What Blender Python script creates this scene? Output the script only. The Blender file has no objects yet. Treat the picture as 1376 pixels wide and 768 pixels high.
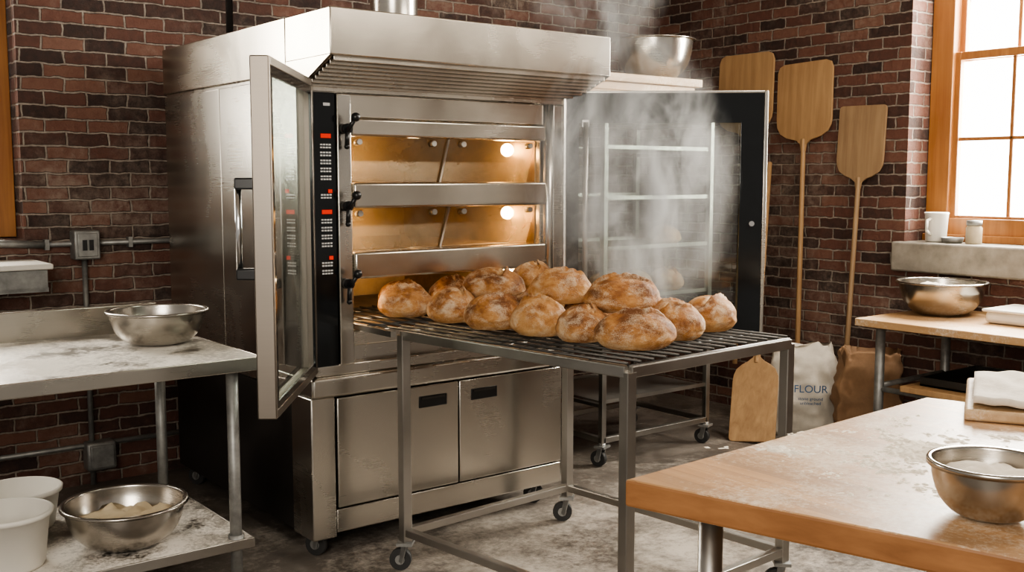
import bpy,bmesh,math,random
from mathutils import Matrix,Vector,noise
random.seed(7)
SC=bpy.context.scene
def lin(c): return tuple(c)+(1,)
# ---------------------------------------------------------------- materials
class M:
    def __init__(s,name):
        s.m=bpy.data.materials.new(name);s.m.use_nodes=True;s.t=s.m.node_tree;s.t.nodes.clear()
        s.o=s.n('ShaderNodeOutputMaterial')
    def n(s,t,**k):
        x=s.t.nodes.new(t)
        for a,b in k.items():
            if a in x.inputs.keys(): x.inputs[a].default_value=b
            else: setattr(x,a,b)
        return x
    def l(s,a,b): s.t.links.new(a,b)
    def bsdf(s,**k):
        p=s.n('ShaderNodeBsdfPrincipled')
        for a,b in k.items(): p.inputs[a.replace('_',' ')].default_value=b
        s.l(p.outputs[0],s.o.inputs[0]);return p
    def coord(s,scale=(1,1,1),src='Object'):
        c=s.n('ShaderNodeTexCoord');mp=s.n('ShaderNodeMapping');mp.inputs['Scale'].default_value=scale
        s.l(c.outputs[src],mp.inputs[0]);return mp.outputs[0]
    def noise(s,vec,scale=5,detail=4,rough=.5,dist=0):
        x=s.n('ShaderNodeTexNoise');x.inputs['Scale'].default_value=scale;x.inputs['Detail'].default_value=detail
        x.inputs['Roughness'].default_value=rough;x.inputs['Distortion'].default_value=dist
        s.l(vec,x.inputs['Vector']);return x.outputs[0]
    def ramp(s,fac,stops):
        r=s.n('ShaderNodeValToRGB');e=r.color_ramp.elements
        while len(e)<len(stops): e.new(.5)
        for k,(p,c) in enumerate(stops):
            e[k].position=p;e[k].color=lin(c) if len(c)==3 else c
        s.l(fac,r.inputs[0]);return r.outputs[0]
    def val(s,fac,p0,v0,p1,v1):
        r=s.n('ShaderNodeMapRange');r.inputs[1].default_value=p0;r.inputs[2].default_value=p1
        r.inputs[3].default_value=v0;r.inputs[4].default_value=v1;s.l(fac,r.inputs[0]);return r.outputs[0]
    def mix(s,fac,a,b,mode='MIX'):
        x=s.n('ShaderNodeMix');x.data_type='RGBA';x.blend_type=mode
        for i,v in ((0,fac),(6,a),(7,b)):
            if isinstance(v,(int,float)): x.inputs[i].default_value=v
            elif isinstance(v,tuple): x.inputs[i].default_value=lin(v)
            else: s.l(v,x.inputs[i])
        return x.outputs[2]
    def math(s,op,a,b=0):
        x=s.n('ShaderNodeMath');x.operation=op
        for i,v in ((0,a),(1,b)):
            if isinstance(v,(int,float)): x.inputs[i].default_value=v
            else: s.l(v,x.inputs[i])
        return x.outputs[0]
    def bump(s,p,h,strength=.3,dist=.01):
        b=s.n('ShaderNodeBump');b.inputs['Strength'].default_value=strength;b.inputs['Distance'].default_value=dist
        s.l(h,b.inputs['Height']);s.l(b.outputs[0],p.inputs['Normal'])

def steel(name,col=(.62,.6,.57),r0=.22,r1=.42,sc=(1.2,1.2,90),metal=1.0,lo=.84):
    m=M(name);p=m.bsdf(Metallic=metal)
    v=m.coord(sc);n1=m.noise(v,4,1,.4);v2=m.coord();n2=m.noise(v2,1.6,3,.5,1.0)
    mm=m.math('ADD',m.math('MULTIPLY',n1,.12),m.math('MULTIPLY',n2,.88))
    m.l(m.val(mm,.3,r0,.7,r1),p.inputs['Roughness'])
    m.l(m.ramp(mm,[(.3,tuple(c*lo for c in col)),(.7,tuple(min(1,c*1.08) for c in col))]),p.inputs['Base Color'])
    return m.m
def plain(name,col,rough=.5,metal=0,var=.15,ns=12,bump=0,**k):
    m=M(name);p=m.bsdf(Roughness=rough,Metallic=metal,**k)
    n=m.noise(m.coord(),ns,5,.6)
    m.l(m.ramp(n,[(.3,tuple(c*(1-var) for c in col)),(.7,tuple(min(1,c*(1+var)) for c in col))]),p.inputs['Base Color'])
    if bump: m.bump(p,n,bump,.01)
    return m.m
def emis(name,col,s):
    m=M(name);e=m.n('ShaderNodeEmission');e.inputs[0].default_value=lin(col);e.inputs[1].default_value=s
    m.l(e.outputs[0],m.o.inputs[0]);return m.m
def glass(name,tint,refl=.12,rough=.02,dirt=0.0,ior=1.5):
    m=M(name);t=m.n('ShaderNodeBsdfTransparent');t.inputs[0].default_value=lin(tint)
    g=m.n('ShaderNodeBsdfGlossy');g.inputs['Roughness'].default_value=rough;g.inputs[0].default_value=(1,1,1,1)
    fr=m.n('ShaderNodeFresnel');fr.inputs[0].default_value=ior
    f=m.math('ADD',fr.outputs[0],refl)
    x=m.n('ShaderNodeMixShader');m.l(f,x.inputs[0]);m.l(t.outputs[0],x.inputs[1]);m.l(g.outputs[0],x.inputs[2])
    out=x.outputs[0]
    if dirt:
        d=m.n('ShaderNodeBsdfDiffuse');d.inputs[0].default_value=(.6,.56,.5,1)
        nn=m.noise(m.coord(),3,6,.65,.8);y=m.n('ShaderNodeMixShader')
        m.l(m.val(nn,.35,0,.8,dirt),y.inputs[0]);m.l(out,y.inputs[1]);m.l(d.outputs[0],y.inputs[2]);out=y.outputs[0]
    m.l(out,m.o.inputs[0]);return m.m
def smoked():
    m=M('greasy_amber_glass');t=m.n('ShaderNodeBsdfTransparent');t.inputs[0].default_value=(.55,.41,.24,1)
    tr=m.n('ShaderNodeBsdfTranslucent');tr.inputs[0].default_value=(.38,.25,.115,1)
    df=m.n('ShaderNodeBsdfDiffuse');df.inputs[0].default_value=(.11,.076,.040,1)
    g=m.n('ShaderNodeBsdfGlossy');g.inputs['Roughness'].default_value=.14;g.inputs[0].default_value=(.8,.72,.6,1)
    n=m.noise(m.coord(),4,7,.65,.8)
    a=m.n('ShaderNodeMixShader');a.inputs[0].default_value=.62;m.l(tr.outputs[0],a.inputs[1]);m.l(df.outputs[0],a.inputs[2])
    b=m.n('ShaderNodeMixShader');m.l(m.val(n,.3,.30,.7,.75),b.inputs[0]);m.l(t.outputs[0],b.inputs[1]);m.l(a.outputs[0],b.inputs[2])
    c=m.n('ShaderNodeMixShader');c.inputs[0].default_value=.14;m.l(b.outputs[0],c.inputs[1]);m.l(g.outputs[0],c.inputs[2])
    m.l(c.outputs[0],m.o.inputs[0]);return m.m
def wood(name,c0,c1,axis='Y',rough=.5,flour=0.0,strips=None,sb=(.80,1.12),center=None,fr=(.15,.95),fmax=.85):
    m=M(name);p=m.bsdf(Roughness=rough)
    a=28;sc={'X':(1.5,a,a),'Y':(a,1.5,a),'Z':(a,a,1.5)}[axis]
    n=m.noise(m.coord(sc),1.2,6,.6,.4);n2=m.noise(m.coord(),3,3)
    f=m.math('ADD',m.math('MULTIPLY',n,.65),m.math('MULTIPLY',n2,.35))
    col=m.ramp(f,[(.32,c0),(.68,c1)])
    if strips:
        b=m.n('ShaderNodeTexBrick');b.inputs['Color1'].default_value=(sb[0],sb[0],sb[0],1);b.inputs['Color2'].default_value=(sb[1],sb[1]*.98,sb[1]*.95,1)
        b.inputs['Mortar'].default_value=(.55,.47,.40,1);b.inputs['Scale'].default_value=1;b.inputs['Mortar Size'].default_value=.0008
        b.inputs['Brick Width'].default_value=.55;b.inputs['Row Height'].default_value=.042;b.offset=.37
        vv=m.coord()
        if strips=='Y':
            sp=m.n('ShaderNodeSeparateXYZ');cb=m.n('ShaderNodeCombineXYZ');m.l(vv,sp.inputs[0])
            m.l(sp.outputs[1],cb.inputs[0]);m.l(sp.outputs[0],cb.inputs[1]);vv=cb.outputs[0]
        m.l(vv,b.inputs['Vector'])
        col=m.mix(1.0,col,b.outputs['Color'],'MULTIPLY')
    if flour:
        n3=m.noise(m.coord(),3.2,6,.6,.2);n4=m.noise(m.coord(),75,6,.8)
        fm=m.math('ADD',m.math('MULTIPLY',n3,.52),m.math('MULTIPLY',n4,.48))
        if center:
            vm=m.n('ShaderNodeVectorMath');vm.operation='DISTANCE';m.l(m.coord(),vm.inputs[0]);vm.inputs[1].default_value=center
            fm=m.math('SUBTRACT',fm,m.val(vm.outputs['Value'],fr[0],-.05,fr[1],.10))
            haze=m.val(vm.outputs['Value'],fr[0],.24,fr[1]*1.1,0)
            col=m.mix(m.math('MULTIPLY',haze,m.val(n4,.3,.5,.7,1.0)),col,(.66,.55,.43))
        fac=m.val(fm,.53-flour*.035,0,.66-flour*.03,fmax)
        col=m.mix(fac,col,(.74,.65,.53))
    m.l(col,p.inputs['Base Color']);m.bump(p,n,.12,.003)
    return m.m

S_OVEN=steel('brushed_stainless',(.57,.54,.49),.20,.32)
S_FRONT=steel('brushed_stainless_warm',(.61,.56,.485),.19,.31)
S_DARK=steel('dark_steel_side',(.10,.095,.09),.35,.6)
S_EDGE=steel('door_frame_steel',(.25,.22,.19),.36,.48)
S_RACK=steel('rack_steel',(.42,.40,.37),.28,.5,(8,8,8))
S_BOWL=steel('bowl_stainless',(.48,.45,.41),.18,.34,(2,2,60))
S_ZINC=plain('galvanised_pipe',(.30,.30,.29),.5,.7,.25,20)
BLACK=plain('black_plastic',(.012,.012,.013),.3)
BLKGL=plain('black_enamel_glass',(.006,.007,.008),.12)
RUB=plain('caster_rubber',(.03,.03,.03),.6)
CHROME=plain('chrome',(.7,.7,.7),.15,1,.05)
AMBER=plain('oven_liner_patina',(.30,.20,.10),.42,.6,.35,6)
STONE=plain('oven_stone',(.20,.14,.08),.8,0,.3,9)
BULB=emis('lamp_bulb',(1,.80,.52),130)
REDLED=emis('red_led',(1,.05,.02),.8)
WHLED=plain('keypad_white',(.5,.5,.5),.5)
G_DECK=smoked()
G_DOOR=glass('door_glass',(.40,.48,.43),.03,.03,.14)
G_DOOR2=glass('door_glass_clean',(.56,.64,.60),.05,.03,.22)
G_WIN=glass('window_glass',(.96,.97,.96),.0,.01,0,1.1)
WHITE=plain('white_plastic',(.72,.69,.63),.4,0,.05,4)
WFRAME=wood('window_wood',(.26,.10,.03),(.44,.20,.065),'Z',.4)
PEEL=wood('peel_wood',(.33,.19,.09),(.52,.33,.165),'Z',.55)
PEELD=wood('peel_wood_dark',(.25,.155,.085),(.40,.27,.15),'Z',.6)
BUTCH=wood('butcher_block',(.33,.165,.065),(.50,.285,.125),'Y',.42,flour=1.1,strips='Y',center=(-.15,.50,.058),fr=(.20,.95),fmax=.75)
BUTCHE=wood('butcher_block_edge',(.19,.08,.028),(.32,.15,.058),'Y',.4)
TTOP=wood('table_wood',(.40,.23,.105),(.59,.38,.20),'Y',.5,flour=.7)
BOARD=wood('board_wood',(.40,.26,.14),(.60,.43,.26),'X',.6,flour=.4)
FLOURM=plain('flour',(.78,.71,.60),.95,0,.08,30,.4)
DOUGH=plain('dough',(.62,.50,.33),.8,0,.12,14,.3)
SACKW=plain('sack_white',(.62,.57,.49),.75,0,.14,9,.35)
SACKB=plain('sack_kraft',(.28,.165,.09),.8,0,.22,9,.4)
INK=plain('ink_blue',(.05,.12,.24),.7)
LINEN=plain('linen',(.62,.56,.48),.9,0,.1,40,.3)
CEIL=plain('ceiling_plaster',(.30,.26,.22),.9)

def brick():
    m=M('red_brick');p=m.bsdf(Roughness=.8)
    tc=m.n('ShaderNodeTexCoord');g=m.n('ShaderNodeNewGeometry')
    sn=m.n('ShaderNodeSeparateXYZ');m.l(g.outputs['True Normal'],sn.inputs[0])
    sp=m.n('ShaderNodeSeparateXYZ');m.l(tc.outputs['Object'],sp.inputs[0])
    ax=m.math('GREATER_THAN',m.math('ABSOLUTE',sn.outputs[0]),.5)
    u=m.math('ADD',m.math('MULTIPLY',ax,sp.outputs[1]),m.math('MULTIPLY',m.math('SUBTRACT',1,ax),sp.outputs[0]))
    cb=m.n('ShaderNodeCombineXYZ');m.l(u,cb.inputs[0]);m.l(sp.outputs[2],cb.inputs[1])
    nd=m.n('ShaderNodeTexNoise');nd.inputs['Scale'].default_value=16;nd.inputs['Detail'].default_value=5;m.l(tc.outputs['Object'],nd.inputs['Vector'])
    va=m.n('ShaderNodeVectorMath');va.operation='MULTIPLY_ADD';m.l(nd.outputs['Color'],va.inputs[0]);va.inputs[1].default_value=(.026,.021,0);m.l(cb.outputs[0],va.inputs[2])
    b=m.n('ShaderNodeTexBrick');b.inputs['Color1'].default_value=(0,0,0,1);b.inputs['Color2'].default_value=(1,1,1,1);b.inputs['Mortar'].default_value=(.5,.5,.5,1)
    b.inputs['Scale'].default_value=1;b.inputs['Mortar Size'].default_value=.0066;b.inputs['Mortar Smooth'].default_value=.5
    b.inputs['Brick Width'].default_value=.195;b.inputs['Row Height'].default_value=.064;b.inputs['Bias'].default_value=-.12
    m.l(va.outputs[0],b.inputs['Vector'])
    rnd=b.outputs['Color']
    n2=m.noise(tc.outputs['Object'],26,7,.72);n3=m.noise(tc.outputs['Object'],1.6,8,.68)
    f=m.math('ADD',m.math('MULTIPLY',rnd,.60),m.math('MULTIPLY',n2,.46))
    col=m.ramp(f,[(.18,(.034,.021,.018)),(.36,(.082,.039,.029)),(.58,(.142,.061,.043)),(.80,(.200,.102,.071)),(.95,(.28,.185,.14))])
    mort=m.ramp(n2,[(.3,(.15,.12,.10)),(.7,(.40,.34,.285))])
    col=m.mix(b.outputs['Fac'],col,mort)
    patch=m.math('MULTIPLY',m.val(n3,.48,0,.70,.80),m.val(n2,.38,.15,.62,1))
    col=m.mix(patch,col,(.32,.265,.22))
    m.l(col,p.inputs['Base Color'])
    h=m.math('ADD',m.math('MULTIPLY',m.math('SUBTRACT',1,b.outputs['Fac']),1.0),m.math('MULTIPLY',n2,.7))
    m.bump(p,h,1.0,.015)
    return m.m
BRICK=brick()
def floor_m():
    m=M('worn_concrete');p=m.bsdf()
    v=m.coord();n=m.noise(v,1.6,8,.65,.3);n2=m.noise(v,9,8,.75)
    f=m.math('ADD',m.math('MULTIPLY',n,.6),m.math('MULTIPLY',n2,.4))
    col=m.ramp(f,[(.36,(.055,.046,.038)),(.5,(.12,.103,.088)),(.66,(.215,.19,.165))])
    n3=m.noise(v,2.3,8,.7,.3);n4=m.noise(v,30,6,.8)
    fm=m.math('ADD',m.math('MULTIPLY',n3,.6),m.math('MULTIPLY',n4,.4))
    vm=m.n('ShaderNodeVectorMath');vm.operation='DISTANCE';m.l(v,vm.inputs[0]);vm.inputs[1].default_value=(2.6,2.9,0)
    fm=m.math('SUBTRACT',fm,m.val(vm.outputs['Value'],.3,-.05,1.8,.05))
    col=m.mix(m.val(fm,.47,0,.62,.70),col,(.54,.485,.42))
    m.l(col,p.inputs['Base Color']);m.l(m.val(n2,.3,.26,.7,.6),p.inputs['Roughness']);m.bump(p,n2,.25,.012)
    return m.m
FLOOR=floor_m()
CONC=plain('sill_concrete',(.27,.24,.20),.85,0,.3,9,.5)
def steelflour():
    m=M('floured_stainless');p=m.bsdf()
    v=m.coord();n=m.noise(v,3.2,8,.66,.15);n4=m.noise(v,60,6,.8)
    fm=m.math('ADD',m.math('MULTIPLY',n,.60),m.math('MULTIPLY',n4,.40))
    fac=m.val(fm,.45,0,.55,.96)
    m.l(m.mix(fac,(.36,.34,.31),(.84,.79,.72)),p.inputs['Base Color'])
    m.l(m.math('SUBTRACT',1,fac),p.inputs['Metallic']);m.l(m.val(fac,0,.33,1,.95),p.inputs['Roughness']);m.bump(p,fm,.2,.01)
    return m.m
SFLOUR=steelflour()
def crust():
    m=M('bread_crust');p=m.bsdf(Roughness=.66);p.inputs['Specular IOR Level'].default_value=.3
    v0=m.coord();a=m.n('ShaderNodeAttribute');a.attribute_name='slash';e=m.n('ShaderNodeAttribute');e.attribute_name='ear'
    sp=m.n('ShaderNodeSeparateXYZ');m.l(v0,sp.inputs[0])
    oi=m.n('ShaderNodeObjectInfo')
    cmb=m.n('ShaderNodeVectorMath');cmb.operation='ADD';m.l(v0,cmb.inputs[0])
    cx=m.n('ShaderNodeCombineXYZ');m.l(m.math('MULTIPLY',oi.outputs['Random'],20),cx.inputs[0]);m.l(cx.outputs[0],cmb.inputs[1]);v=cmb.outputs[0]
    n=m.noise(v,1.6,4,.5,.2);n2=m.noise(v,8,6,.65);n5=m.noise(v,34,4,.7)
    f=m.math('ADD',m.math('MULTIPLY',n,.66),m.math('MULTIPLY',n2,.24));f=m.math('ADD',f,m.math('MULTIPLY',oi.outputs['Random'],.10))
    f=m.math('ADD',f,m.val(sp.outputs[2],.1,.08,.9,-.04))
    col=m.ramp(f,[(.34,(.135,.050,.016)),(.44,(.27,.112,.034)),(.54,(.42,.205,.070)),(.68,(.55,.325,.140))])
    fl=m.math('ADD',m.math('MULTIPLY',m.noise(v,2.0,6,.62,.6),.60),m.math('MULTIPLY',n5,.40))
    col=m.mix(m.val(fl,.49,0,.62,.68),col,(.66,.535,.385))
    col=m.mix(m.val(a.outputs['Fac'],.35,0,.9,.90),col,m.ramp(n2,[(.38,(.45,.235,.085)),(.60,(.72,.51,.285))]))
    col=m.mix(m.val(e.outputs['Fac'],.35,0,.85,.90),col,(.065,.022,.008))
    m.l(col,p.inputs['Base Color'])
    m.bump(p,m.math('ADD',m.math('MULTIPLY',n2,.65),m.math('MULTIPLY',n5,.3)),.42,.02)
    return m.m
CRUST=crust()
def steam_m(name,dens,center,rad,seed):
    m=M(name);vs=m.n('ShaderNodeVolumeScatter');vs.inputs['Color'].default_value=(1,.98,.95,1);vs.inputs['Anisotropy'].default_value=.0
    v=m.coord();mp=m.n('ShaderNodeMapping');mp.inputs['Location'].default_value=(seed,0,0);mp.inputs['Scale'].default_value=(1,1,.5);m.l(v,mp.inputs[0])
    n=m.noise(mp.outputs[0],4.6,5,.62,1.6)
    w=m.math('ADD',m.math('MAXIMUM',m.math('SUBTRACT',n,.49),0),.004)
    mp2=m.n('ShaderNodeMapping');mp2.inputs['Location'].default_value=tuple(-c/r for c,r in zip(center,rad));mp2.inputs['Scale'].default_value=tuple(1/r for r in rad);m.l(v,mp2.inputs[0])
    ln=m.n('ShaderNodeVectorMath');ln.operation='LENGTH';m.l(mp2.outputs[0],ln.inputs[0])
    fo=m.val(ln.outputs['Value'],.2,1,1,0)
    m.l(m.math('MULTIPLY',m.math('MULTIPLY',w,dens),fo),vs.inputs['Density'])
    m.l(vs.outputs[0],m.o.inputs['Volume']);return m.m

# ---------------------------------------------------------------- geometry builder
class B:
    def __init__(s): s.b=bmesh.new()
    def _m(s,fs,m,sm=False):
        for f in fs: f.material_index=m;f.smooth=sm
    def box(s,x0,x1,y0,y1,z0,z1,m=0,bev=.0):
        r=bmesh.ops.create_cube(s.b,size=1);vs=r['verts']
        bmesh.ops.scale(s.b,vec=(abs(x1-x0),abs(y1-y0),abs(z1-z0)),verts=vs)
        bmesh.ops.translate(s.b,vec=((x0+x1)/2,(y0+y1)/2,(z0+z1)/2),verts=vs)
        fs=list({f for v in vs for f in v.link_faces});s._m(fs,m)
        if bev:
            es=list({e for v in vs for e in v.link_edges})
            rr=bmesh.ops.bevel(s.b,geom=es,offset=min(bev,.45*min(abs(x1-x0),abs(y1-y0),abs(z1-z0))),segments=2,affect='EDGES',profile=.5)
            s._m(rr['faces'],m,True)
        return s
    def rod(s,p0,p1,r,m=0,seg=16,r2=None):
        p0=Vector(p0);p1=Vector(p1);d=p1-p0
        q=Vector((0,0,1)).rotation_difference(d.normalized())
        mt=Matrix.Translation((p0+p1)/2)@q.to_matrix().to_4x4()
        x=bmesh.ops.create_cone(s.b,cap_ends=True,segments=seg,radius1=r,radius2=r if r2 is None else r2,depth=d.length,matrix=mt)
        for f in {f for v in x['verts'] for f in v.link_faces}: f.material_index=m;f.smooth=len(f.verts)==4
        return s
    def sq(s,p0,p1,w,m=0,h=None):
        p0=Vector(p0);p1=Vector(p1);d=(p1-p0).normalized();h=h or w
        up=Vector((0,0,1)) if abs(d.z)<.9 else Vector((0,1,0))
        a=d.cross(up).normalized();b=a.cross(d).normalized()
        vs=[s.b.verts.new(p+a*i*w/2+b*j*h/2) for p in (p0,p1) for i,j in ((-1,-1),(1,-1),(1,1),(-1,1))]
        fs=[s.b.faces.new([vs[k] for k in q]) for q in ((3,2,1,0),(4,5,6,7),(0,1,5,4),(1,2,6,5),(2,3,7,6),(3,0,4,7))]
        s._m(fs,m);return s
    def tube(s,pts,r,m=0,seg=10):
        for a,b in zip(pts,pts[1:]): s.rod(a,b,r,m,seg)
        for p in pts[1:-1]: s.ball(p,r,m,8)
        return s
    def ball(s,c,r,m=0,seg=16,sc=(1,1,1)):
        x=bmesh.ops.create_uvsphere(s.b,u_segments=seg,v_segments=max(6,seg//2),radius=r,matrix=Matrix.Translation(c)@Matrix.Diagonal((*sc,1)))
        s._m({f for v in x['verts'] for f in v.link_faces},m,True);return s
    def lathe(s,prof,c=(0,0,0),m=0,seg=56):
        rings=[]
        for r,z in prof:
            if r<1e-5: rings.append([s.b.verts.new((c[0],c[1],c[2]+z))])
            else: rings.append([s.b.verts.new((c[0]+r*math.cos(2*math.pi*k/seg),c[1]+r*math.sin(2*math.pi*k/seg),c[2]+z)) for k in range(seg)])
        for A,C in zip(rings,rings[1:]):
            for k in range(seg):
                k2=(k+1)%seg
                if len(A)==1 and len(C)==1: continue
                if len(A)==1: q=[A[0],C[k2],C[k]]
                elif len(C)==1: q=[A[k],A[k2],C[0]]
                else: q=[A[k],A[k2],C[k2],C[k]]
                f=s.b.faces.new(q);f.material_index=m;f.smooth=True
        return s
    def prism(s,pts,z0,z1,m=0,mt=None,mside=None):
        a=[s.b.verts.new((x,y,z0)) for x,y in pts];b=[s.b.verts.new((x,y,z1)) for x,y in pts];n=len(pts)
        fs=[s.b.faces.new(a[::-1]),s.b.faces.new(b)];s._m(fs,m)
        sd=[s.b.faces.new([a[k],a[(k+1)%n],b[(k+1)%n],b[k]]) for k in range(n)]
        s._m(sd,m if mside is None else mside)
        if mt: bmesh.ops.transform(s.b,matrix=mt,verts=a+b)
        return s
    def quad(s,ps,m=0):
        s._m([s.b.faces.new([s.b.verts.new(p) for p in ps])],m);return s
    def caster(s,x,y,r=.045,h=.11,ang=0,mw=0,mf=1):
        t=Matrix.Translation((x,y,0))@Matrix.Rotation(ang,4,'Z')
        P=lambda a:tuple(t@Vector(a))
        s.rod(P((-.014,.02,r)),P((.014,.02,r)),r,mw,20)
        s.rod(P((-.018,.02,r)),P((.018,.02,r)),r*.45,mf,14)
        for k in (-.022,.022): s.sq(P((k,.018,r*.8)),P((k,.0,h-.01)),.005,mf,.03)
        s.sq(P((-.035,0,h-.008)),P((.035,0,h-.008)),.06,mf,.012)
        s.rod(P((0,0,h-.02)),P((0,0,h+.01)),.018,mf,12)
        return s
    def make(s,name,mats,parent=None,xf=None,bevel=0,center=True,subs=0):
        if xf is not None: bmesh.ops.transform(s.b,matrix=xf,verts=s.b.verts)
        bmesh.ops.recalc_face_normals(s.b,faces=s.b.faces)
        me=bpy.data.meshes.new(name)
        loc=Vector((0,0,0))
        if center:
            xs=[v.co for v in s.b.verts];mn=Vector([min(c[i] for c in xs) for i in range(3)]);mx=Vector([max(c[i] for c in xs) for i in range(3)])
            loc=Vector(((mn.x+mx.x)/2,(mn.y+mx.y)/2,mn.z));bmesh.ops.translate(s.b,vec=-loc,verts=s.b.verts)
        s.b.to_mesh(me);s.b.free()
        if not isinstance(mats,(list,tuple)): mats=[mats]
        for m in mats: me.materials.append(m)
        ob=bpy.data.objects.new(name,me);SC.collection.objects.link(ob);ob.location=loc
        if parent is not None:
            ob.parent=parent;ob.matrix_parent_inverse=Matrix.Translation(-parent.location)
        if bevel:
            md=ob.modifiers.new('b','BEVEL');md.width=bevel;md.segments=2;md.limit_method='ANGLE';md.angle_limit=math.radians(50);md.harden_normals=False
        return ob
def E(name,loc):
    o=bpy.data.objects.new(name,None);SC.collection.objects.link(o);o.location=loc;o.empty_display_size=.1;return o

# ---------------------------------------------------------------- room
HC=3.4
b=B();b.box(-1.2,5.9,-1.6,5.7,-.12,0);b.make('floor',FLOOR,center=False)
b=B();b.box(-1.2,5.9,-1.0,5.7,HC,HC+.1)
b.make('ceiling',CEIL,center=False)
b=B();b.box(-1.2,.2,5.3,5.6,0,HC);b.box(1.24,5.7,5.3,5.6,0,HC);b.box(.2,1.24,5.3,5.6,0,1.22);b.box(.2,1.24,5.3,5.6,2.95,HC)
b.make('wall_back',BRICK,center=False)
b=B();b.box(5.4,5.75,3.32,5.3,0,HC);b.box(5.4,5.75,-1.6,2.05,0,HC);b.box(5.4,5.75,2.05,3.32,0,1.0);b.box(5.4,5.75,2.05,3.32,3.12,HC)
b.make('wall_right',BRICK,center=False)
b=B();b.box(5.33,5.76,2.0,3.36,.985,1.15,bev=.012);b.make('sill_right',CONC)
b=B()
def fr(b,y0,y1,z0,z1,x0,x1,w):
    b.box(x0,x1,y0,y0+w,z0,z1);b.box(x0,x1,y1-w,y1,z0,z1);b.box(x0,x1,y0+w,y1-w,z0,z0+w);b.box(x0,x1,y0+w,y1-w,z1-w,z1)
fr(b,2.055,3.315,1.15,3.115,5.60,5.70,.13)
fr(b,2.17,3.20,1.25,2.20,5.63,5.67,.045)
fr(b,2.17,3.20,2.15,3.00,5.67,5.71,.045)
for y in (2.86,2.51):
    b.box(5.645,5.66,y-.01,y+.01,1.28,2.18);b.box(5.685,5.70,y-.01,y+.01,2.18,2.97)
b.box(5.645,5.66,2.20,3.17,1.71,1.73);b.box(5.685,5.70,2.20,3.17,2.56,2.58)
b.box(5.57,5.62,2.055,3.315,1.15,1.19)
w=b.make('window_1',[WFRAME],bevel=.004)
b=B();b.box(5.650,5.654,2.20,3.17,1.27,2.18);b.box(5.690,5.694,2.20,3.17,2.18,2.97);b.make('glass_panes',G_WIN,w)
b=B()
def frx(b,x0,x1,z0,z1,y0,y1,w):
    b.box(x0,x0+w,y0,y1,z0,z1);b.box(x1-w,x1,y0,y1,z0,z1);b.box(x0+w,x1-w,y0,y1,z0,z0+w);b.box(x0+w,x1-w,y0,y1,z1-w,z1)
frx(b,.205,1.235,1.225,2.945,5.42,5.55,.11)
b.box(.2,1.235,5.46,5.5,2.02,2.08)
w=b.make('window_2',WFRAME,bevel=.004)
b=B();b.box(.3,1.13,5.48,5.484,1.3,2.9);b.make('glass_panes',G_WIN,w)

# ---------------------------------------------------------------- oven
OV=E('bakery_deck_oven',(2.48,4.3,0))
L,R,F,K=1.85,3.12,3.63,5.06
b=B();b.box(L,2.035,F+.01,K,.73,1.90,0);b.box(3.0,R,F+.01,K,.73,1.90,0);b.box(2.035,3.0,4.78,K,.73,1.90,0);b.box(2.035,3.0,F+.03,4.78,1.82,1.90,0);b.box(2.035,3.0,F+.03,4.78,.73,.875,0)
b.make('body',S_OVEN,OV,bevel=.003)
b=B()
for y0,y1 in ((F+.012,4.405),(4.411,K)):
    b.box(L-.010,L-.001,y0,y1,.735,1.885,0,.003)
    b.box(R+.001,R+.010,y0,y1,.735,1.885,0,.003)
b.make('side_panels',S_OVEN,OV)
b=B()
b.box(L-.012,3.20,3.76,K+.01,1.90,2.11,0,.004)
b.box(L-.012,3.20,3.40,3.757,1.94,2.11,0,.005)
for x0,x1 in ((L-.012,L+.004),(3.184,3.20)):
    vs=[b.b.verts.new(p) for p in ((x0,3.405,1.942),(x0,3.757,1.942),(x0,3.757,1.85),(x0,3.63,1.85),(x1,3.405,1.942),(x1,3.757,1.942),(x1,3.757,1.85),(x1,3.63,1.85))]
    for q in ((0,1,2,3),(7,6,5,4),(0,4,5,1),(1,5,6,2),(2,6,7,3),(3,7,4,0)): b.b.faces.new([vs[k] for k in q])
b.box(L,3.19,3.62,3.76,1.83,1.90,0)
b.make('hood',S_FRONT,OV)
b=B()
for k in range(8):
    t=k/7;y=3.425+t*.20;z=1.928-t*.078
    b.box(L+.01,3.18,y-.008,y+.006,z-.006,z+.014,0,.002)
b.make('hood_louvres',S_FRONT,OV)
b=B();b.quad(((L+.005,3.41,1.952),(3.185,3.41,1.952),(3.185,3.64,1.875),(L+.005,3.64,1.875)));b.make('hood_filter_backing',BLACK,OV)
b=B();b.lathe([(.0,0),(.17,0),(.17,.012),(.115,.03),(.11,.05),(.11,.6),(.118,.605),(.118,.63),(.11,.635),(.11,1.28),(0,1.28)],(2.66,4.3,2.111));b.make('flue_pipe',S_OVEN,OV)
b=B();b.rod((1.98,4.6,2.11),(1.98,4.6,3.39),.016,0,12);b.make('gas_line',BLACK,OV)
b=B();b.box(L,1.972,F-.012,F+.01,.775,1.825,0,.004);b.make('control_panel',BLKGL,OV)
b=B();y=F-.0135
for zc in (1.660,1.372,):
    b.box(1.908,1.950,y-.001,y+.002,zc-.006,zc+.010,0)
for zc in (1.455,1.20):
    b.box(1.936,1.950,y-.005,y+.002,zc-.009,zc+.005,0)
b.make('red_displays',REDLED,OV)
b=B()
for z0 in (1.615,1.585,1.555,1.525,1.495,1.425,1.33,1.30,1.27,1.24,1.165,1.135):
    for c in range(4):
        for rr in range(2):
            b.box(1.904+c*.012,1.913+c*.012,y-.001,y+.001,z0+rr*.011,z0+.006+rr*.011)
b.box(1.92,1.948,y-.001,y+.001,1.775,1.786)
b.make('keypad',WHLED,OV)
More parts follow.
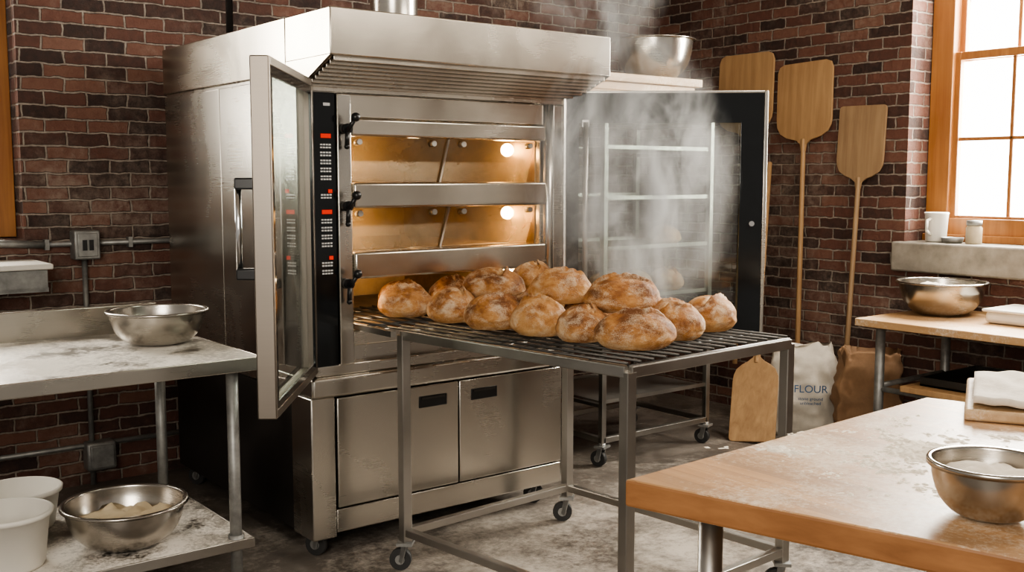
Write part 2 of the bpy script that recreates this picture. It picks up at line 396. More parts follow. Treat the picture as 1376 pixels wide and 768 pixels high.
b=B();b.box(1.974,2.037,F-.02,F+.02,.775,1.825,0,.006);b.make('door_post',S_OVEN,OV)
b=B();b.rod((3.035,F-.005,.78),(3.035,F-.005,1.825),.024,0,20);b.box(3.062,R,F-.01,F+.02,.775,1.825,0,.004);b.make('hinge_post',S_OVEN,OV)
b=B()
b.box(2.037,3.01,F-.005,F+.06,1.735,1.825,0,.004)
b.box(2.037,3.01,F-.022,F+.07,1.665,1.732,0,.008)
b.box(2.037,3.005,F-.035,F+.11,1.385,1.485,0,.010)
b.box(2.037,3.005,F-.035,F+.11,1.110,1.215,0,.010)
b.box(2.037,3.01,F-.01,F+.05,.845,.905,0,.006)
b.make('deck_fronts',S_FRONT,OV)
b=B()
for z0,z1 in ((1.487,1.664),(1.217,1.384)):
    b.quad(((2.04,F+.10,z0),(3.0,F+.10,z0),(3.0,F+.03,z1),(2.04,F+.03,z1)))
b.make('deck_windows',G_DECK,OV)
b=B()
for z0,z1 in ((1.487,1.664),(1.217,1.384)):
    b.sq((2.52,F+.095,z0),(2.52,F+.025,z1),.010)
    for x in (2.44,2.59,2.09,2.95): b.rod((x,F+.01,z1-.02),(x,F+.04,z1-.022),.012,0,12)
b.make('deck_window_hinges',S_RACK,OV)
b=B()
b.box(2.036,2.042,F+.04,4.77,.90,1.82);b.box(2.995,3.001,F+.04,4.77,.90,1.82);b.box(2.042,2.995,4.765,4.775,.90,1.82);b.box(2.042,2.995,F+.05,4.77,1.812,1.819)
b.box(2.042,2.995,F+.06,4.765,1.405,1.412);b.box(2.042,2.995,F+.06,4.765,1.135,1.142)
b.make('chamber_liner',AMBER,OV)
b=B();b.box(2.042,2.995,F+.12,4.76,1.450,1.475);b.box(2.042,2.995,F+.12,4.76,1.18,1.205);b.box(2.042,2.995,F+.052,4.76,.876,.898);b.make('hearth_stones',STONE,OV)
b=B()
for z in (1.63,1.345,1.06):
    b.ball((2.965,3.83,z),.030,0);b.ball((2.066,3.80,z),.020,0)
b.make('chamber_lamps',BULB,OV)
for i,z in enumerate((1.61,1.33,1.05)):
    for x,yy,e in ((2.90,3.80,2.4),(2.13,3.80,1.1),(2.6,4.05,.5)):
        l=bpy.data.lights.new('chamber_light','POINT');l.energy=e*(1.4 if i==2 else 1);l.color=(1,.69,.38);l.shadow_soft_size=.025
        o=bpy.data.objects.new('chamber_light',l);SC.collection.objects.link(o);o.location=(x,yy,z);o.parent=OV;o.matrix_parent_inverse=Matrix.Translation(-OV.location)
for z in (1.69,1.395,1.095):
    b=B();x=2.005
    b.rod((x,F-.02,z),(x,F-.05,z),.020,0,14)
    b.tube([(x-.006,F-.05,z-.065),(x-.006,F-.055,z-.01),(x+.010,F-.085,z+.035)],.009,0)
    b.ball((x+.012,F-.088,z+.042),.018,0);b.ball((x-.006,F-.05,z-.068),.011,0)
    b.make('latch_lever',BLACK,OV)
b=B();b.box(L-.004,3.115,F-.03,K,.655,.735,0,.012);b.box(L+.02,3.11,F-.01,F+.1,.735,.78,0,.006);b.make('base_ledge',S_OVEN,OV)
b=B();b.box(L,3.112,F+.03,K-.02,.10,.655,0);b.make('lower_carcass',S_DARK,OV)
b=B();b.box(L-.004,1.950,F-.012,F+.16,.09,.655,0,.006);b.box(1.953,3.114,F-.008,F+.03,.105,.20,0,.005);b.make('lower_frame',S_OVEN,OV)
b=B();b.box(1.957,2.535,F-.016,F+.028,.207,.648,0,.005);b.box(2.541,3.112,F-.016,F+.028,.207,.648,0,.005);b.make('cabinet_doors',S_OVEN,OV)
b=B()
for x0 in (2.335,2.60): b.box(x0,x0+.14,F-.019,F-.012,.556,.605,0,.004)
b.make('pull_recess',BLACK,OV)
b=B()
for x0 in (2.335,2.60): b.box(x0+.012,x0+.128,F-.0225,F-.018,.592,.600)
b.make('pull_lip',S_DARK,OV)
b=B()
for x,y in ((1.92,3.70),(3.04,3.70),(1.92,4.95),(3.04,4.95)): b.caster(x,y,.045,.115,.5)
b.make('casters',[RUB,S_ZINC],OV)
def door(hx,hy,ang,W,side,z0=.755,z1=1.87):
    xf=Matrix.Translation((hx,hy,0))@Matrix.Rotation(ang,4,'Z')
    T=.06;y0,y1=(-T,0) if side>0 else (0,T)
    fw=.030 if side>0 else .016
    fe=fw*.7 if side>0 else .018
    ft=.028 if side>0 else .012
    b=B();b.box(0,fw,y0,y1,z0,z1,0,.004);b.box(W-fe,W,y0,y1,z0,z1,0,.004);b.box(fw,W-fe,y0,y1,z0,z0+ft,0,.003);b.box(fw,W-fe,y0,y1,z1-ft,z1,0,.003)
    b.make('door_frame',S_EDGE if side>0 else S_OVEN,OV,xf)
    bw=.10 if side<0 else .03
    yi=y1-.006 if side>0 else y0+.006
    b=B();e=.004;a0,a1=fw,W-fe
    tb=.13 if side<0 else .03
    b.box(a0,a0+bw*.55,yi-e,yi+e,z0+ft,z1-ft);b.box(a1-bw,a1,yi-e,yi+e,z0+ft,z1-ft)
    b.box(a0+bw*.55,a1-bw,yi-e,yi+e,z1-ft-tb,z1-ft);b.box(a0+bw*.55,a1-bw,yi-e,yi+e,z0+ft,z0+ft+tb*.7)
    b.make('glass_border',BLKGL,OV,xf)
    b=B();ym=(y0+y1)/2
    b.quad(((a0,ym,z0+ft),(a1,ym,z0+ft),(a1,ym,z1-ft),(a0,ym,z1-ft)))
    b.make('door_glass',G_DOOR if side<0 else G_DOOR2,OV,xf)
    yo=y0-.055 if side>0 else y1+.055;ys=y0 if side>0 else y1
    xh=W-.05
    b=B();b.rod((xh,yo,1.20),(xh,yo,1.49),.011,0,14);b.make('door_handle_bar',CHROME,OV,xf)
    b=B()
    for z in (1.205,1.485): b.box(xh-.02,xh+.02,min(ys,yo)-.008,max(ys,yo)+.008,z-.018,z+.018,0,.005)
    b.make('door_handle_mounts',BLACK,OV,xf)
    if side<0:
        b=B();b.rod((.10,y0-.03,z0+.04),(.10,y0-.03,z1-.14),.012,0,14);b.box(.085,.115,y0-.03,y0+.02,z1-.16,z1-.13);b.box(.085,.115,y0-.03,y0+.02,z0+.04,z0+.06);b.make('inner_rail',S_RACK,OV,xf)
        b=B();b.rod((W-.065,y0-.012,1.3),(W-.065,y0+.006,1.3),.012,0,12);b.make('latch_pin',CHROME,OV,xf)
door(1.878,3.615,math.atan2(-.62,-.465),.785,1)
door(3.115,3.615,math.atan2(-.576,.686),.91,-1,.76,1.89)

# ---------------------------------------------------------------- loading rack in front
A=Vector((2.105,3.36));Bc=Vector((2.235,2.285));Cc=Vector((3.075,2.335));D=Vector((2.98,3.42))
LR=E('oven_loading_rack',(2.58,2.85,0))
b=B();zt=.915;w=.038
b2=[A,Bc,Cc,D]
for p in b2: b.sq((p.x,p.y,.11),(p.x,p.y,zt),w)
for i in range(4):
    p,q=b2[i],b2[(i+1)%4]
    b.sq((p.x,p.y,zt-.001),(q.x,q.y,zt-.001),w,0,.036)
    b.sq((p.x,p.y,.15),(q.x,q.y,.15),w*.8,0,.03)
b.make('frame',S_RACK,LR,bevel=.003)
b=B()
n=15
for k in range(n):
    t=k/(n-1)
    q=Bc.lerp(Cc,t)
    b.rod((q.x,q.y,.939),(2.075+.87*t,3.42,.939),.0045,0,8)
    b.rod((2.075+.87*t,3.42,.939),(2.06+.89*t,4.05,.939),.0045,0,8)
for k in range(8):
    t=k/7;p=Bc.lerp(A,t);q=Cc.lerp(D,t)
    b.rod((p.x,p.y,.931),(q.x,q.y,.931),.005,0,8)
for y in (3.55,3.75,3.95,4.05): b.rod((2.06,y,.931),(2.95,y,.931),.005,0,8)
b.make('wire_grid',S_DARK,LR)
b=B();b.sq((2.06,3.36,.92),(2.06,4.05,.92),.022,0);b.sq((2.96,3.40,.92),(2.96,4.05,.92),.022,0);b.make('slide_rails',S_RACK,LR)
b=B()
for p in b2: b.caster(p.x,p.y,.042,.115,.8)
b.make('casters',[RUB,S_ZINC],LR)

# ---------------------------------------------------------------- loaves
# each scoring cut: (angle, offset, half length, strength)
CUTS=[[(0.05,-.22,.90,1.2)],[(1.35,-.30,.65,1.0)],[(.1,-.15,.8,1.0),(1.6,-.1,.7,.75)],[(.35,-.28,.85,1.25)],[(.8,-.35,.7,.9),(.8,.22,.6,.8)],[(-.15,-.10,.88,1.25)]]
def loafmesh(seed,cuts):
    bm=bmesh.new();bmesh.ops.create_icosphere(bm,subdivisions=6,radius=1)
    sl=bm.verts.layers.float.new('slash');ea=bm.verts.layers.float.new('ear')
    o=Vector((seed*3.1,seed*1.7,0))
    for v in bm.verts:
        n=v.co.copy()
        d=1+.08*noise.noise(n*1.1+o)+.025*noise.noise(n*3.3+o)+.008*noise.noise(n*8+o)
        x,y,z=n.x*d,n.y*d,n.z
        S=0;EA=0;dz=0
        if z>0:
            for ci,(an,off,hl,st) in enumerate(cuts):
                ca,sa=math.cos(an),math.sin(an)
                p=x*ca+y*sa;q=-x*sa+y*ca
                wob=.08*noise.noise(Vector((p*3.0,seed,ci)))+.035*noise.noise(Vector((p*11,seed,ci)))
                s=q-off-.15*(p*p-.25)+wob
                lim=max(0,1-(abs(p)/hl)**4)
                gw=.11*st*(1+.8*noise.noise(Vector((p*3,seed,4+ci))))
                S=max(S,math.exp(-((s-.11*st)/gw)**2)*lim)
                EA=max(EA,math.exp(-((s+.01)/.030)**2)*lim*(.75+.6*noise.noise(Vector((p*5,seed,9)))))
                dz+=st*(-.11*math.exp(-((s-.08*st)/(.08*st))**2)+.15*math.exp(-((s+.045)/.055)**2)*(1+.6*noise.noise(Vector((p*5,seed,7)))))*lim
            z=z**.94*d
            dz+=S*.045*noise.noise(Vector((x*9,y*26,seed)))
            cr=abs(noise.noise(Vector((x*3.2,y*3.2,seed*2+z*3))))
            dz-=.010*max(0,1-cr/.05)
        else: z=-abs(z)*.62
        z=max(z,-.45+.02*noise.noise(n*3+o))
        v.co=Vector((x,y,z+.45+dz));v[sl]=S;v[ea]=max(0,EA)
    for f in bm.faces: f.smooth=True
    me=bpy.data.meshes.new('loaf_mesh');bm.to_mesh(me);bm.free();me.materials.append(CRUST);return me
LM=[loafmesh(i+1,CUTS[i]) for i in range(6)]
def loaf(x,y,z,w,h,rot,k,asp=.85,tilt=(0,0)):
    o=bpy.data.objects.new('sourdough_loaf',LM[k%6]);SC.collection.objects.link(o)
    o.location=(x,y,z);o.scale=(w/2,w/2*asp,h/1.45);o.rotation_euler=(tilt[0],tilt[1],rot);return o
Z=.944
VR=math.radians(-38)
low=[(2.29,3.64,.225,.125,.2,0,.8),(2.35,3.38,.21,.13,.5,1,.9),(2.62,3.78,.21,.13,.2,2,.9),(2.36,3.13,.23,.13,.2,3,.82),(2.62,3.22,.20,.115,.4,4,.9),
     (2.39,2.90,.21,.135,-.4,5,.9),(2.42,2.695,.205,.12,.5,2,.88),(2.45,2.475,.275,.125,.1,0,.74),(2.70,2.54,.225,.13,-.5,4,.86),(2.96,2.60,.215,.13,.6,3,.85),
     (2.60,3.52,.22,.115,.9,5,.9),(2.84,3.40,.22,.115,.2,1,.9),(2.68,2.95,.23,.115,.5,0,.9),(2.90,2.90,.23,.115,.1,2,.9),(2.88,3.16,.22,.115,.7,3,.9),(2.42,3.88,.2,.12,.7,3,.9),(2.84,3.7,.2,.12,.7,4,.9)]
for x,y,w,h,r,k,a in low: loaf(x,y,Z,w,h,VR+r,k,a,(0,0))
for x,y,z,w,h,r,k,t in ((2.53,3.36,1.03,.25,.115,.15,1,.05),(2.78,3.42,1.03,.21,.12,.4,2,0),(2.56,2.98,1.035,.24,.13,-.2,3,-.06),(2.585,2.68,1.035,.28,.125,.1,5,.04)):
    loaf(x,y,z,w,h,VR+r,k,.76,(t,t))

# ---------------------------------------------------------------- steam
ST=E('steam',(3.0,3.0,1.0))
def steam(name,c,rad,dens,seed):
    b=B();b.ball((0,0,0),1,0,24)
    bmesh.ops.transform(b.b,matrix=Matrix.Translation(c)@Matrix.Diagonal((*rad,1)),verts=b.b.verts)
    b.make(name,steam_m(name,dens,c,rad,seed),ST,center=False)
steam('steam_plume',(2.98,3.02,1.48),(.50,.36,.60),62,0)
steam('steam_wisp',(2.80,3.05,2.30),(.34,.25,.40),38,4)

# ---------------------------------------------------------------- bowls
def cat(P,n=6):
    out=[];Q=[P[0]]+P+[P[-1]]
    for i in range(1,len(Q)-2):
        for j in range(n):
            t=j/n;a,b_,c,d=[Q[i+k-1] for k in range(4)]
            out.append(tuple(.5*((2*b_[m])+(-a[m]+c[m])*t+(2*a[m]-5*b_[m]+4*c[m]-d[m])*t*t+(-a[m]+3*b_[m]-3*c[m]+d[m])*t**3) for m in (0,1)))
    out.append(P[-1]);return out
def bowlobj(name,x,y,z,D,h,mat=None,fill=None):
    R=D/2;th=.003
    outer=cat([(0.36*R,0),(.60*R,.10*h),(.80*R,.36*h),(.90*R,.70*h),(.935*R,h)])
    inner=[(max(0,r-th),zz+th) for r,zz in outer[::-1]]
    b=B();b.lathe([(0,0)]+outer+[(.985*R,h-.001),(1.0*R,h-.005),(1.0*R,h+.002),(.985*R,h+.006),(.93*R,h+.005)]+inner+[(0,th)],(x,y,z))
    ob=b.make(name,mat or S_BOWL)
    if fill:
        b=B();fr_,fm=fill;rr=[r for r,zz in outer if zz<=fr_*h][-1]-th*1.5
        pts=[(0,fr_*h+.16*rr)]+[(rr*t,fr_*h+.16*rr*(1-t*t)) for t in (.12,.25,.38,.5,.62,.75,.88)]+[(rr,fr_*h),(rr*.55,.01),(0,.01)]
        b.lathe(pts,(x,y,z),0,60)
        for v in b.b.verts:
            if v.co.z>z+fr_*h*.9: v.co.z+=.16*rr*noise.noise(v.co*22)+.05*rr*noise.noise(v.co*70)
        b.make('contents',fm,ob)
    return ob
bowlobj('mixing_bowl',1.375,3.93,.881,.375,.125)
bowlobj('mixing_bowl',1.15,3.68,.222,.43,.15,fill=(.55,DOUGH))
bowlobj('mixing_bowl',5.08,2.90,.801,.45,.17,fill=(.7,FLOURM))
bowlobj('mixing_bowl',1.86,.95,.881,.225,.10,fill=(.72,FLOURM))
bowlobj('mixing_bowl',4.30,4.22,2.043,.46,.22)

# ---------------------------------------------------------------- left stainless prep table
PT=E('stainless_prep_table',(.9,3.86,0))
X0,X1,Y0,Y1=.15,1.560,3.43,4.30
b=B();b.box(X0,X1,Y0,Y1,.868,.880,0);b.make('top',SFLOUR,PT)
b=B();b.box(X0-.004,X1+.004,Y0-.006,Y0+.001,.832,.881,0,.003);b.box(X1-.001,X1+.005,Y0-.006,Y1,.832,.881,0,.003);b.box(X0,X1-.06,Y1-.002,Y1+.018,.835,.995,0,.005);b.make('edge_and_backsplash',S_OVEN,PT)
b=B();b.box(X0,X1-.03,Y0+.04,Y1-.02,.205,.221,0);b.make('undershelf',SFLOUR,PT)
b=B();b.box(X0,X1-.028,Y0+.034,Y0+.042,.185,.222,0,.003);b.box(X1-.032,X1-.024,Y0+.034,Y1-.02,.185,.222,0,.003);b.make('undershelf_lip',S_RACK,PT)
b=B()
for x in (X0+.06,X1-.08):
    for y in (Y0+.07,Y1-.07):
        b.rod((x,y,.02),(x,y,.87),.021,0,16);b.rod((x,y,.0),(x,y,.03),.026,0,16);b.rod((x,y,.18),(x,y,.235),.028,0,16)
b.make('legs',S_ZINC,PT)
def tub(x,y,z,D,h):
    R=D/2
    b=B();b.lathe([(0,0),(.78*R,0),(.82*R,.01),(.95*R,h-.02),(1.02*R,h-.018),(1.04*R,h-.004),(1.0*R,h),(.95*R,h-.002),(.80*R,.012),(0,.008)],(x,y,z))
    b.make('plastic_tub',WHITE)
tub(.765,3.70,.222,.29,.19);tub(.90,4.10,.222,.29,.15)
# ---------------------------------------------------------------- wall services (left)
EC=E('electrical_conduit',(1.5,5.27,0))
b=B();yy=5.275
b.rod((1.26,yy,1.19),(2.6,yy,1.19),.013,0,12);b.rod((1.50,yy,0.0),(1.50,yy,1.15),.013,0,12);b.rod((.6,yy,.20),(2.3,yy,.20),.013,0,12)
for x in (1.33,1.72,2.0): b.box(x-.01,x+.01,yy-.016,5.296,1.165,1.215)
b.rod((1.0,yy,1.21),(1.32,yy,1.19),.018,0,12)
b.make('pipes',S_ZINC,EC)
b=B();b.box(1.44,1.56,5.21,5.296,1.115,1.255,0,.008);b.box(1.455,1.545,5.204,5.211,1.13,1.24,0,.003);b.box(1.475,1.495,5.199,5.205,1.16,1.21,1);b.box(1.505,1.525,5.199,5.205,1.16,1.21,1);b.make('outlet_box',[S_ZINC,BLACK],EC)
b=B();b.box(1.46,1.60,5.21,5.296,.08,.22,0,.012);b.box(1.475,1.585,5.203,5.211,.095,.205,0,.004);b.make('junction_box',[S_ZINC],EC)
b=B()
b.box(.75,1.25,4.95,5.296,1.00,1.02,0);b.box(.75,1.25,4.95,4.97,1.0,1.10,0,.004);b.box(.75,.77,4.97,5.296,1.0,1.10);b.box(1.23,1.25,4.97,5.296,1.0,1.10)
b.box(.73,1.27,4.93,5.296,1.10,1.125,1,.006)
b.rod((1.0,5.12,.85),(1.0,5.12,1.0),.03,0,16);b.rod((1.0,5.12,.87),(1.0,5.296,.87),.022,0,16)
b.make('wall_wash_basin',[S_ZINC,WHITE])

# ---------------------------------------------------------------- tall bakery rack behind right door
TR=E('speed_rack',(4.08,4.25,0))
x0,x1,y0,y1=3.70,4.50,3.97,4.55
b=B()
for x in (x0,x1):
    for y in (y0,y1): b.sq((x,y,.11),(x,y,1.915),.03)
for z in (.14,1.90):
    b.sq((x0,y0,z),(x1,y0,z),.03);b.sq((x0,y1,z),(x1,y1,z),.03);b.sq((x0,y0,z),(x0,y1,z),.03);b.sq((x1,y0,z),(x1,y1,z),.03)
SH=(.34,.62,.88,1.14,1.40,1.66,1.82)
for z in SH:
    b.sq((x0,y0,z-.02),(x0,y1,z-.02),.02);b.sq((x1,y0,z-.02),(x1,y1,z-.02),.02)
b.make('frame',S_RACK,TR,bevel=.003)
b=B()
for z in SH:
    b.box(x0+.015,x1-.015,y0+.0,y1-.01,z-.008,z,0)
    b.box(x0+.015,x1-.015,y0-.004,y0+.004,z-.008,z+.012);b.box(x0+.015,x1-.015,y1-.014,y1-.006,z-.008,z+.018)
b.make('sheet_trays',S_RACK,TR)
b=B()
for x in (x0,x1):
    for y in (y0,y1): b.caster(x,y,.042,.115,.3)
b.make('casters',[RUB,S_ZINC],TR)
for k in range(3): loaf(3.86+k*.24,4.14,.881,.21,.12,k*.7,k,.9)
loaf(4.32,4.14,1.141,.21,.10,.7,1,.9)
b=B();b.box(3.60,4.46,4.0,4.50,1.917,1.955,0,.004);b.box(3.55,4.42,4.02,4.48,1.957,1.998,0,.004);b.box(3.66,4.46,4.0,4.46,2.000,2.042,0,.004)
b.make('wooden_proofing_boards',BOARD)

# ---------------------------------------------------------------- peels
def peel(tip,end,bw,bl,wd,mat,name='wooden_bread_peel',square=False):
    tip=Vector(tip);end=Vector(end);d=(end-tip);Lg=d.length;d.normalize()
    wv=Vector(wd);wv=(wv-wv.dot(d)*d).normalized();nv=d.cross(wv)
    h=bw/2
    rc=.02 if square else .05
    half=[(h-rc,0),(h-rc*.3,rc*.3),(h,rc)]
    half+=[(h,bl*.74),(h*.97,bl*.82),(h*.86,bl*.90),(h*.62,bl*.96),(.05,bl*1.0),(.022,bl*1.05),(.016,bl*1.14)]
    pts=[(x,y) for x,y in half]+[(-x,y) for x,y in half[::-1]]
    mt=Matrix(((wv.x,d.x,nv.x,tip.x),(wv.y,d.y,nv.y,tip.y),(wv.z,d.z,nv.z,tip.z),(0,0,0,1)))
    b=B();b.prism(pts,-.007,.007,0,mt);p0=tip+d*bl*.98;b.rod(p0,end,.0145,0,14,.016)
    return b.make(name,mat,bevel=.003)
peel((5.385,4.01,2.20),(5.30,3.95,.42),.40,.47,(0,1,0),PEEL)
peel((5.385,3.60,1.92),(5.30,3.62,.10),.31,.42,(0,1,0),PEELD,square=True)
peel((5.385,4.46,2.29),(5.33,4.46,.30),.44,.50,(0,1,0),PEEL)
peel((4.70,3.80,.01),(5.37,4.25,1.60),.27,.48,(.35,-.93,0),PEEL,square=True)

# ---------------------------------------------------------------- sacks
def sack(name,x,y,w,d,h,mat,seed,rot,open_top=False):
    bm=bmesh.new();N=80;H=40
    rows=[]
    for j in range(H+1):
        t=j/H;row=[]
        for i in range(N):
            a=2*math.pi*i/N;ca,sa=math.cos(a),math.sin(a)
            e=.5 if not open_top else .35
            px=math.copysign(abs(ca)**e,ca);py=math.copysign(abs(sa)**e,sa)
            bul=1+.07*math.sin(math.pi*min(1,t*1.25))-.08*(t>.8)*(t-.8)*5
            ty=1-.75*max(0,(t-.72)/.28)**1.3 if not open_top else 1-.25*t
            if t<.05: bul*=.94
            p=Vector((px*w/2*bul,py*d/2*bul*ty,t*h))
            rid=abs(noise.noise(Vector((p.x*9+p.z*3,p.y*9,p.z*7+seed))))
            nn=noise.noise(p*6+Vector((seed,0,0)))*.035-rid*.05+noise.noise(p*17+Vector((seed,3,0)))*.012
            p.x+=nn*ca;p.y+=nn*sa
            if t>.9: p.z+=noise.noise(Vector((ca*2,sa*2,seed)))*.05
            row.append(bm.verts.new(p))
        rows.append(row)
    for A_,C_ in zip(rows,rows[1:]):
        for i in range(N):
            bm.faces.new([A_[i],A_[(i+1)%N],C_[(i+1)%N],C_[i]]).smooth=True
    bm.faces.new(rows[0][::-1])
    if open_top:
        last=rows[-1]
        ins=[bm.verts.new(v.co*1.0+Vector((-v.co.x*.2,-v.co.y*.2,-.12))) for v in last]
        for i in range(N): bm.faces.new([last[i],last[(i+1)%N],ins[(i+1)%N],ins[i]]).smooth=True
        bm.faces.new(ins)
    else: bm.faces.new(rows[-1])
    me=bpy.data.meshes.new(name);bm.to_mesh(me);bm.free();me.materials.append(mat)
    o=bpy.data.objects.new(name,me);SC.collection.objects.link(o);o.location=(x,y,0.002);o.rotation_euler=(0,0,rot);return o
sk=sack('flour_sack',5.12,3.77,.37,.20,.53,SACKW,2,VR-.15)
sack('kraft_paper_bag',5.16,3.36,.36,.24,.55,SACKB,5,VR-.3,True)
for body,size,zz in (('FLOUR',.062,.27),('stone ground\nunbleached',.026,.225)):
    t=bpy.data.curves.new('label','FONT');t.body=body;t.size=size;t.align_x='CENTER';t.extrude=.001;t.materials.append(INK)
    o=bpy.data.objects.new('printed_label',t);SC.collection.objects.link(o);o.parent=sk;o.location=(.03,-.125,zz);o.rotation_euler=(math.pi/2,0,0)

# ---------------------------------------------------------------- back right table
WT=E('wooden_work_table',(5.0,2.5,0))
b=B();b.box(4.62,5.385,1.6,3.10,.762,.80,0,.004);b.make('top',TTOP,WT)
b=B();b.box(4.66,5.36,1.7,2.86,.455,.485,0,.004);b.make('lower_shelf',PEEL,WT)
b=B()
for x in (4.70,5.32):
    for y in (1.75,3.0): b.rod((x,y,0),(x,y,.762),.024,0,16);b.rod((x,y,0),(x,y,.02),.032,0,16)
for y in (1.75,3.0): b.rod((4.70,y,.46),(5.32,y,.46),.014,0,12)
b.rod((4.70,1.75,.445),(4.70,3.0,.445),.014,0,12);b.rod((5.32,1.75,.445),(5.32,3.0,.445),.014,0,12)
b.make('legs',S_ZINC,WT)
b=B();b.box(4.74,5.26,2.05,2.80,.487,.495,0);b.box(4.74,4.75,2.05,2.80,.487,.53);b.box(5.25,5.26,2.05,2.80,.487,.53);b.box(4.75,5.25,2.05,2.06,.487,.53);b.box(4.75,5.25,2.79,2.80,.487,.53);b.make('sheet_pan',S_DARK)
b=B();b.box(4.95,5.25,2.30,2.60,.802,.86,0,.02);b.box(4.94,5.26,2.29,2.61,.858,.872,0,.006);b.make('plastic_container',WHITE)
b=B();b.lathe([(0,0),(.048,0),(.055,.01),(.062,.15),(.066,.16),(.062,.165),(.056,.155),(.05,.012),(0,.01)],(5.47,3.17,1.151));b.tube([(5.41,3.17,1.28),(5.375,3.17,1.27),(5.37,3.17,1.22),(5.41,3.17,1.19)],.008);b.make('ceramic_pitcher',WHITE)
b=B();b.lathe([(0,0),(.04,0),(.042,.005),(.042,.085),(.036,.095),(.036,.10)],(5.47,2.95,1.151),0,32);b.lathe([(0,.098),(.04,.098),(.04,.125),(0,.127)],(5.47,2.95,1.151),1,32);b.make('glass_jar',[plain('jar_contents',(.5,.42,.3),.3),S_ZINC])
b=B();b.lathe([(0,0),(.05,0),(.06,.03),(.056,.03),(.045,.006),(0,.006)],(5.45,3.06,1.151),0,32);b.make('small_dish',S_ZINC)

# ---------------------------------------------------------------- butcher block foreground
BT=E('butcher_block_table',(2.2,1.0,0))
a=Vector((1.50,1.54));c=Vector((2.76,1.61));dr=Vector((.25,-.968));dd=a+dr*1.75;cc=c+dr*1.75
b=B();b.prism([tuple(a),tuple(dd),tuple(cc),tuple(c)],.822,.880,0,None,1);b.make('top',[BUTCH,BUTCHE],BT,bevel=.006)
b=B()
for p in ((1.655,1.44),(2.66,1.50),(1.95,.05),(3.05,.1)):
    b.rod((p[0],p[1],0),(p[0],p[1],.822),.026,0,20);b.rod((p[0],p[1],0),(p[0],p[1],.03),.034,0,16);b.rod((p[0],p[1],.80),(p[0],p[1],.822),.045,0,20)
b.sq((1.655,1.44,.15),(2.66,1.50,.15),.03,0,.03)
b.make('legs',S_RACK,BT)
bm=bmesh.new()
bmesh.ops.create_grid(bm,x_segments=260,y_segments=200,size=1)
for v in bm.verts:
    x,y=v.co.x,v.co.y;r=math.sqrt(x*x+y*y)
    h=.5*noise.noise(Vector((x*2.6,y*2.6,3)))+.30*noise.noise(Vector((x*7,y*7,5)))+.28*noise.noise(Vector((x*19,y*19,7)))+.28*noise.noise(Vector((x*45,y*45,9)))
    h=h+.12-.55*r
    v.co=Vector((x*.46,y*.36,max(-.002,min(.010,h*.020))))
bmesh.ops.delete(bm,geom=[f for f in bm.faces if all(v.co.z<=-.0019 for v in f.verts)],context='FACES')
for f in bm.faces:f.smooth=True
me=bpy.data.meshes.new('flour');bm.to_mesh(me);bm.free();me.materials.append(FLOURM)
o=bpy.data.objects.new('loose_flour',me);SC.collection.objects.link(o);o.location=(2.16,1.24,.8815);o.rotation_euler=(0,0,-.35);o.parent=BT;o.matrix_parent_inverse=Matrix.Translation(-BT.location)
RB=math.radians(-62)
b=B();xf=Matrix.Translation((2.86,1.33,.881))@Matrix.Rotation(RB,4,'Z')
b.box(-.19,.19,-.24,.24,0,.03,0,.008);b.make('wooden_cutting_board',BOARD,None,xf)
bm=bmesh.new();bmesh.ops.create_grid(bm,x_segments=40,y_segments=40,size=.5)
for v in bm.verts:
    x,y=v.co.x,v.co.y
    v.co=Vector((x*.34,y*.44,.012*noise.noise(Vector((x*6,y*3,1)))+.014))
r=bmesh.ops.extrude_face_region(bm,geom=bm.faces[:]);
for v in [g for g in r['geom'] if isinstance(g,bmesh.types.BMVert)]: v.co.z+=.018
for f in bm.faces:f.smooth=True
me=bpy.data.meshes.new('cloth');bm.to_mesh(me);bm.free();me.materials.append(LINEN)
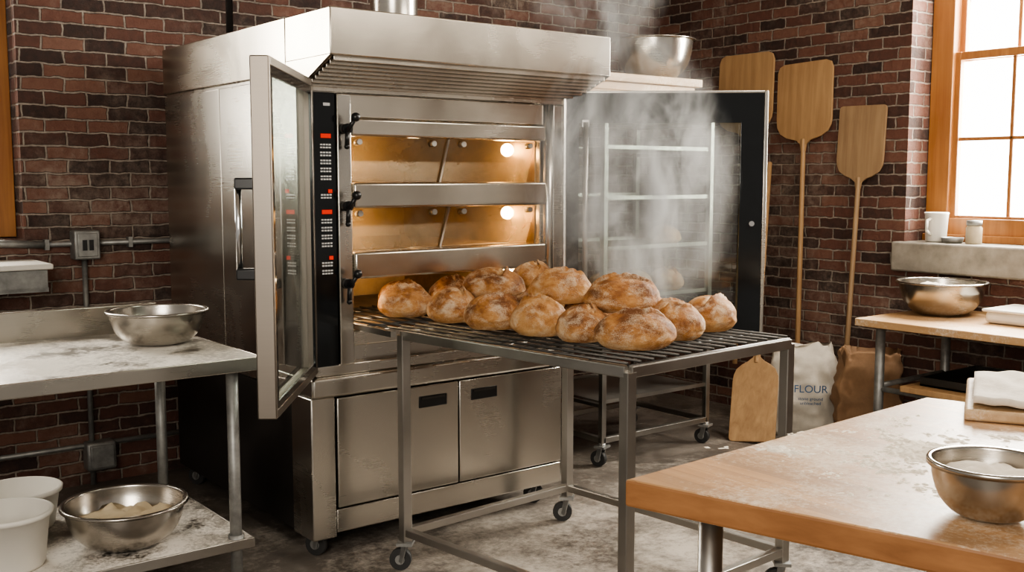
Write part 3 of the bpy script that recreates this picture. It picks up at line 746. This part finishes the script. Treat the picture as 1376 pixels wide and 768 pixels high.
o=bpy.data.objects.new('folded_linen_cloth',me);SC.collection.objects.link(o);o.location=(2.86,1.33,.906);o.rotation_euler=(0,0,RB)

# ---------------------------------------------------------------- lights
def area(name,loc,tgt,sx,sy,e,col):
    l=bpy.data.lights.new(name,'AREA');l.shape='RECTANGLE';l.size=sx;l.size_y=sy;l.energy=e;l.color=col
    o=bpy.data.objects.new(name,l);SC.collection.objects.link(o);o.location=loc
    o.rotation_euler=(Vector(tgt)-Vector(loc)).to_track_quat('-Z','Y').to_euler();return o
area('daylight_right',(5.95,2.62,2.15),(4.0,2.3,1.2),1.2,1.9,400,(1,.94,.85))
area('daylight_left',(.7,6.0,2.3),(.9,5.0,1.6),1.2,1.7,120,(1,.93,.84))
area('daylight_front',(-1.4,-.6,2.3),(2.6,3.2,1.0),1.8,1.8,130,(1,.92,.81))
area('ceiling_light',(3.9,1.2,3.3),(3.6,2.4,0),1.6,1.6,115,(1,.90,.77))
W=bpy.data.worlds.new('World');SC.world=W;W.use_nodes=True;nt=W.node_tree
bg=nt.nodes['Background']
tc=nt.nodes.new('ShaderNodeTexCoord');dp=nt.nodes.new('ShaderNodeVectorMath');dp.operation='DOT_PRODUCT';dp.inputs[1].default_value=(.92,.38,.08)
nt.links.new(tc.outputs['Generated'],dp.inputs[0])
mr=nt.nodes.new('ShaderNodeMapRange');mr.inputs[1].default_value=.6;mr.inputs[2].default_value=.9;mr.inputs[3].default_value=.38;mr.inputs[4].default_value=9
nt.links.new(dp.outputs['Value'],mr.inputs[0]);nt.links.new(mr.outputs[0],bg.inputs[1]);bg.inputs[0].default_value=(1,.93,.84,1)
# ---------------------------------------------------------------- camera
cam=bpy.data.cameras.new('Camera');o=bpy.data.objects.new('Camera',cam);SC.collection.objects.link(o);SC.camera=o
cam.sensor_width=36;cam.lens=1417/1376*36;cam.clip_start=.05
o.location=(0,0,1.5);o.rotation_euler=(math.radians(90)-math.atan(144/1417),0,math.radians(-38))
try:
    SC.view_settings.view_transform='AgX';SC.view_settings.look='AgX - Medium High Contrast';SC.view_settings.exposure=.1
except Exception as ex: print(ex)
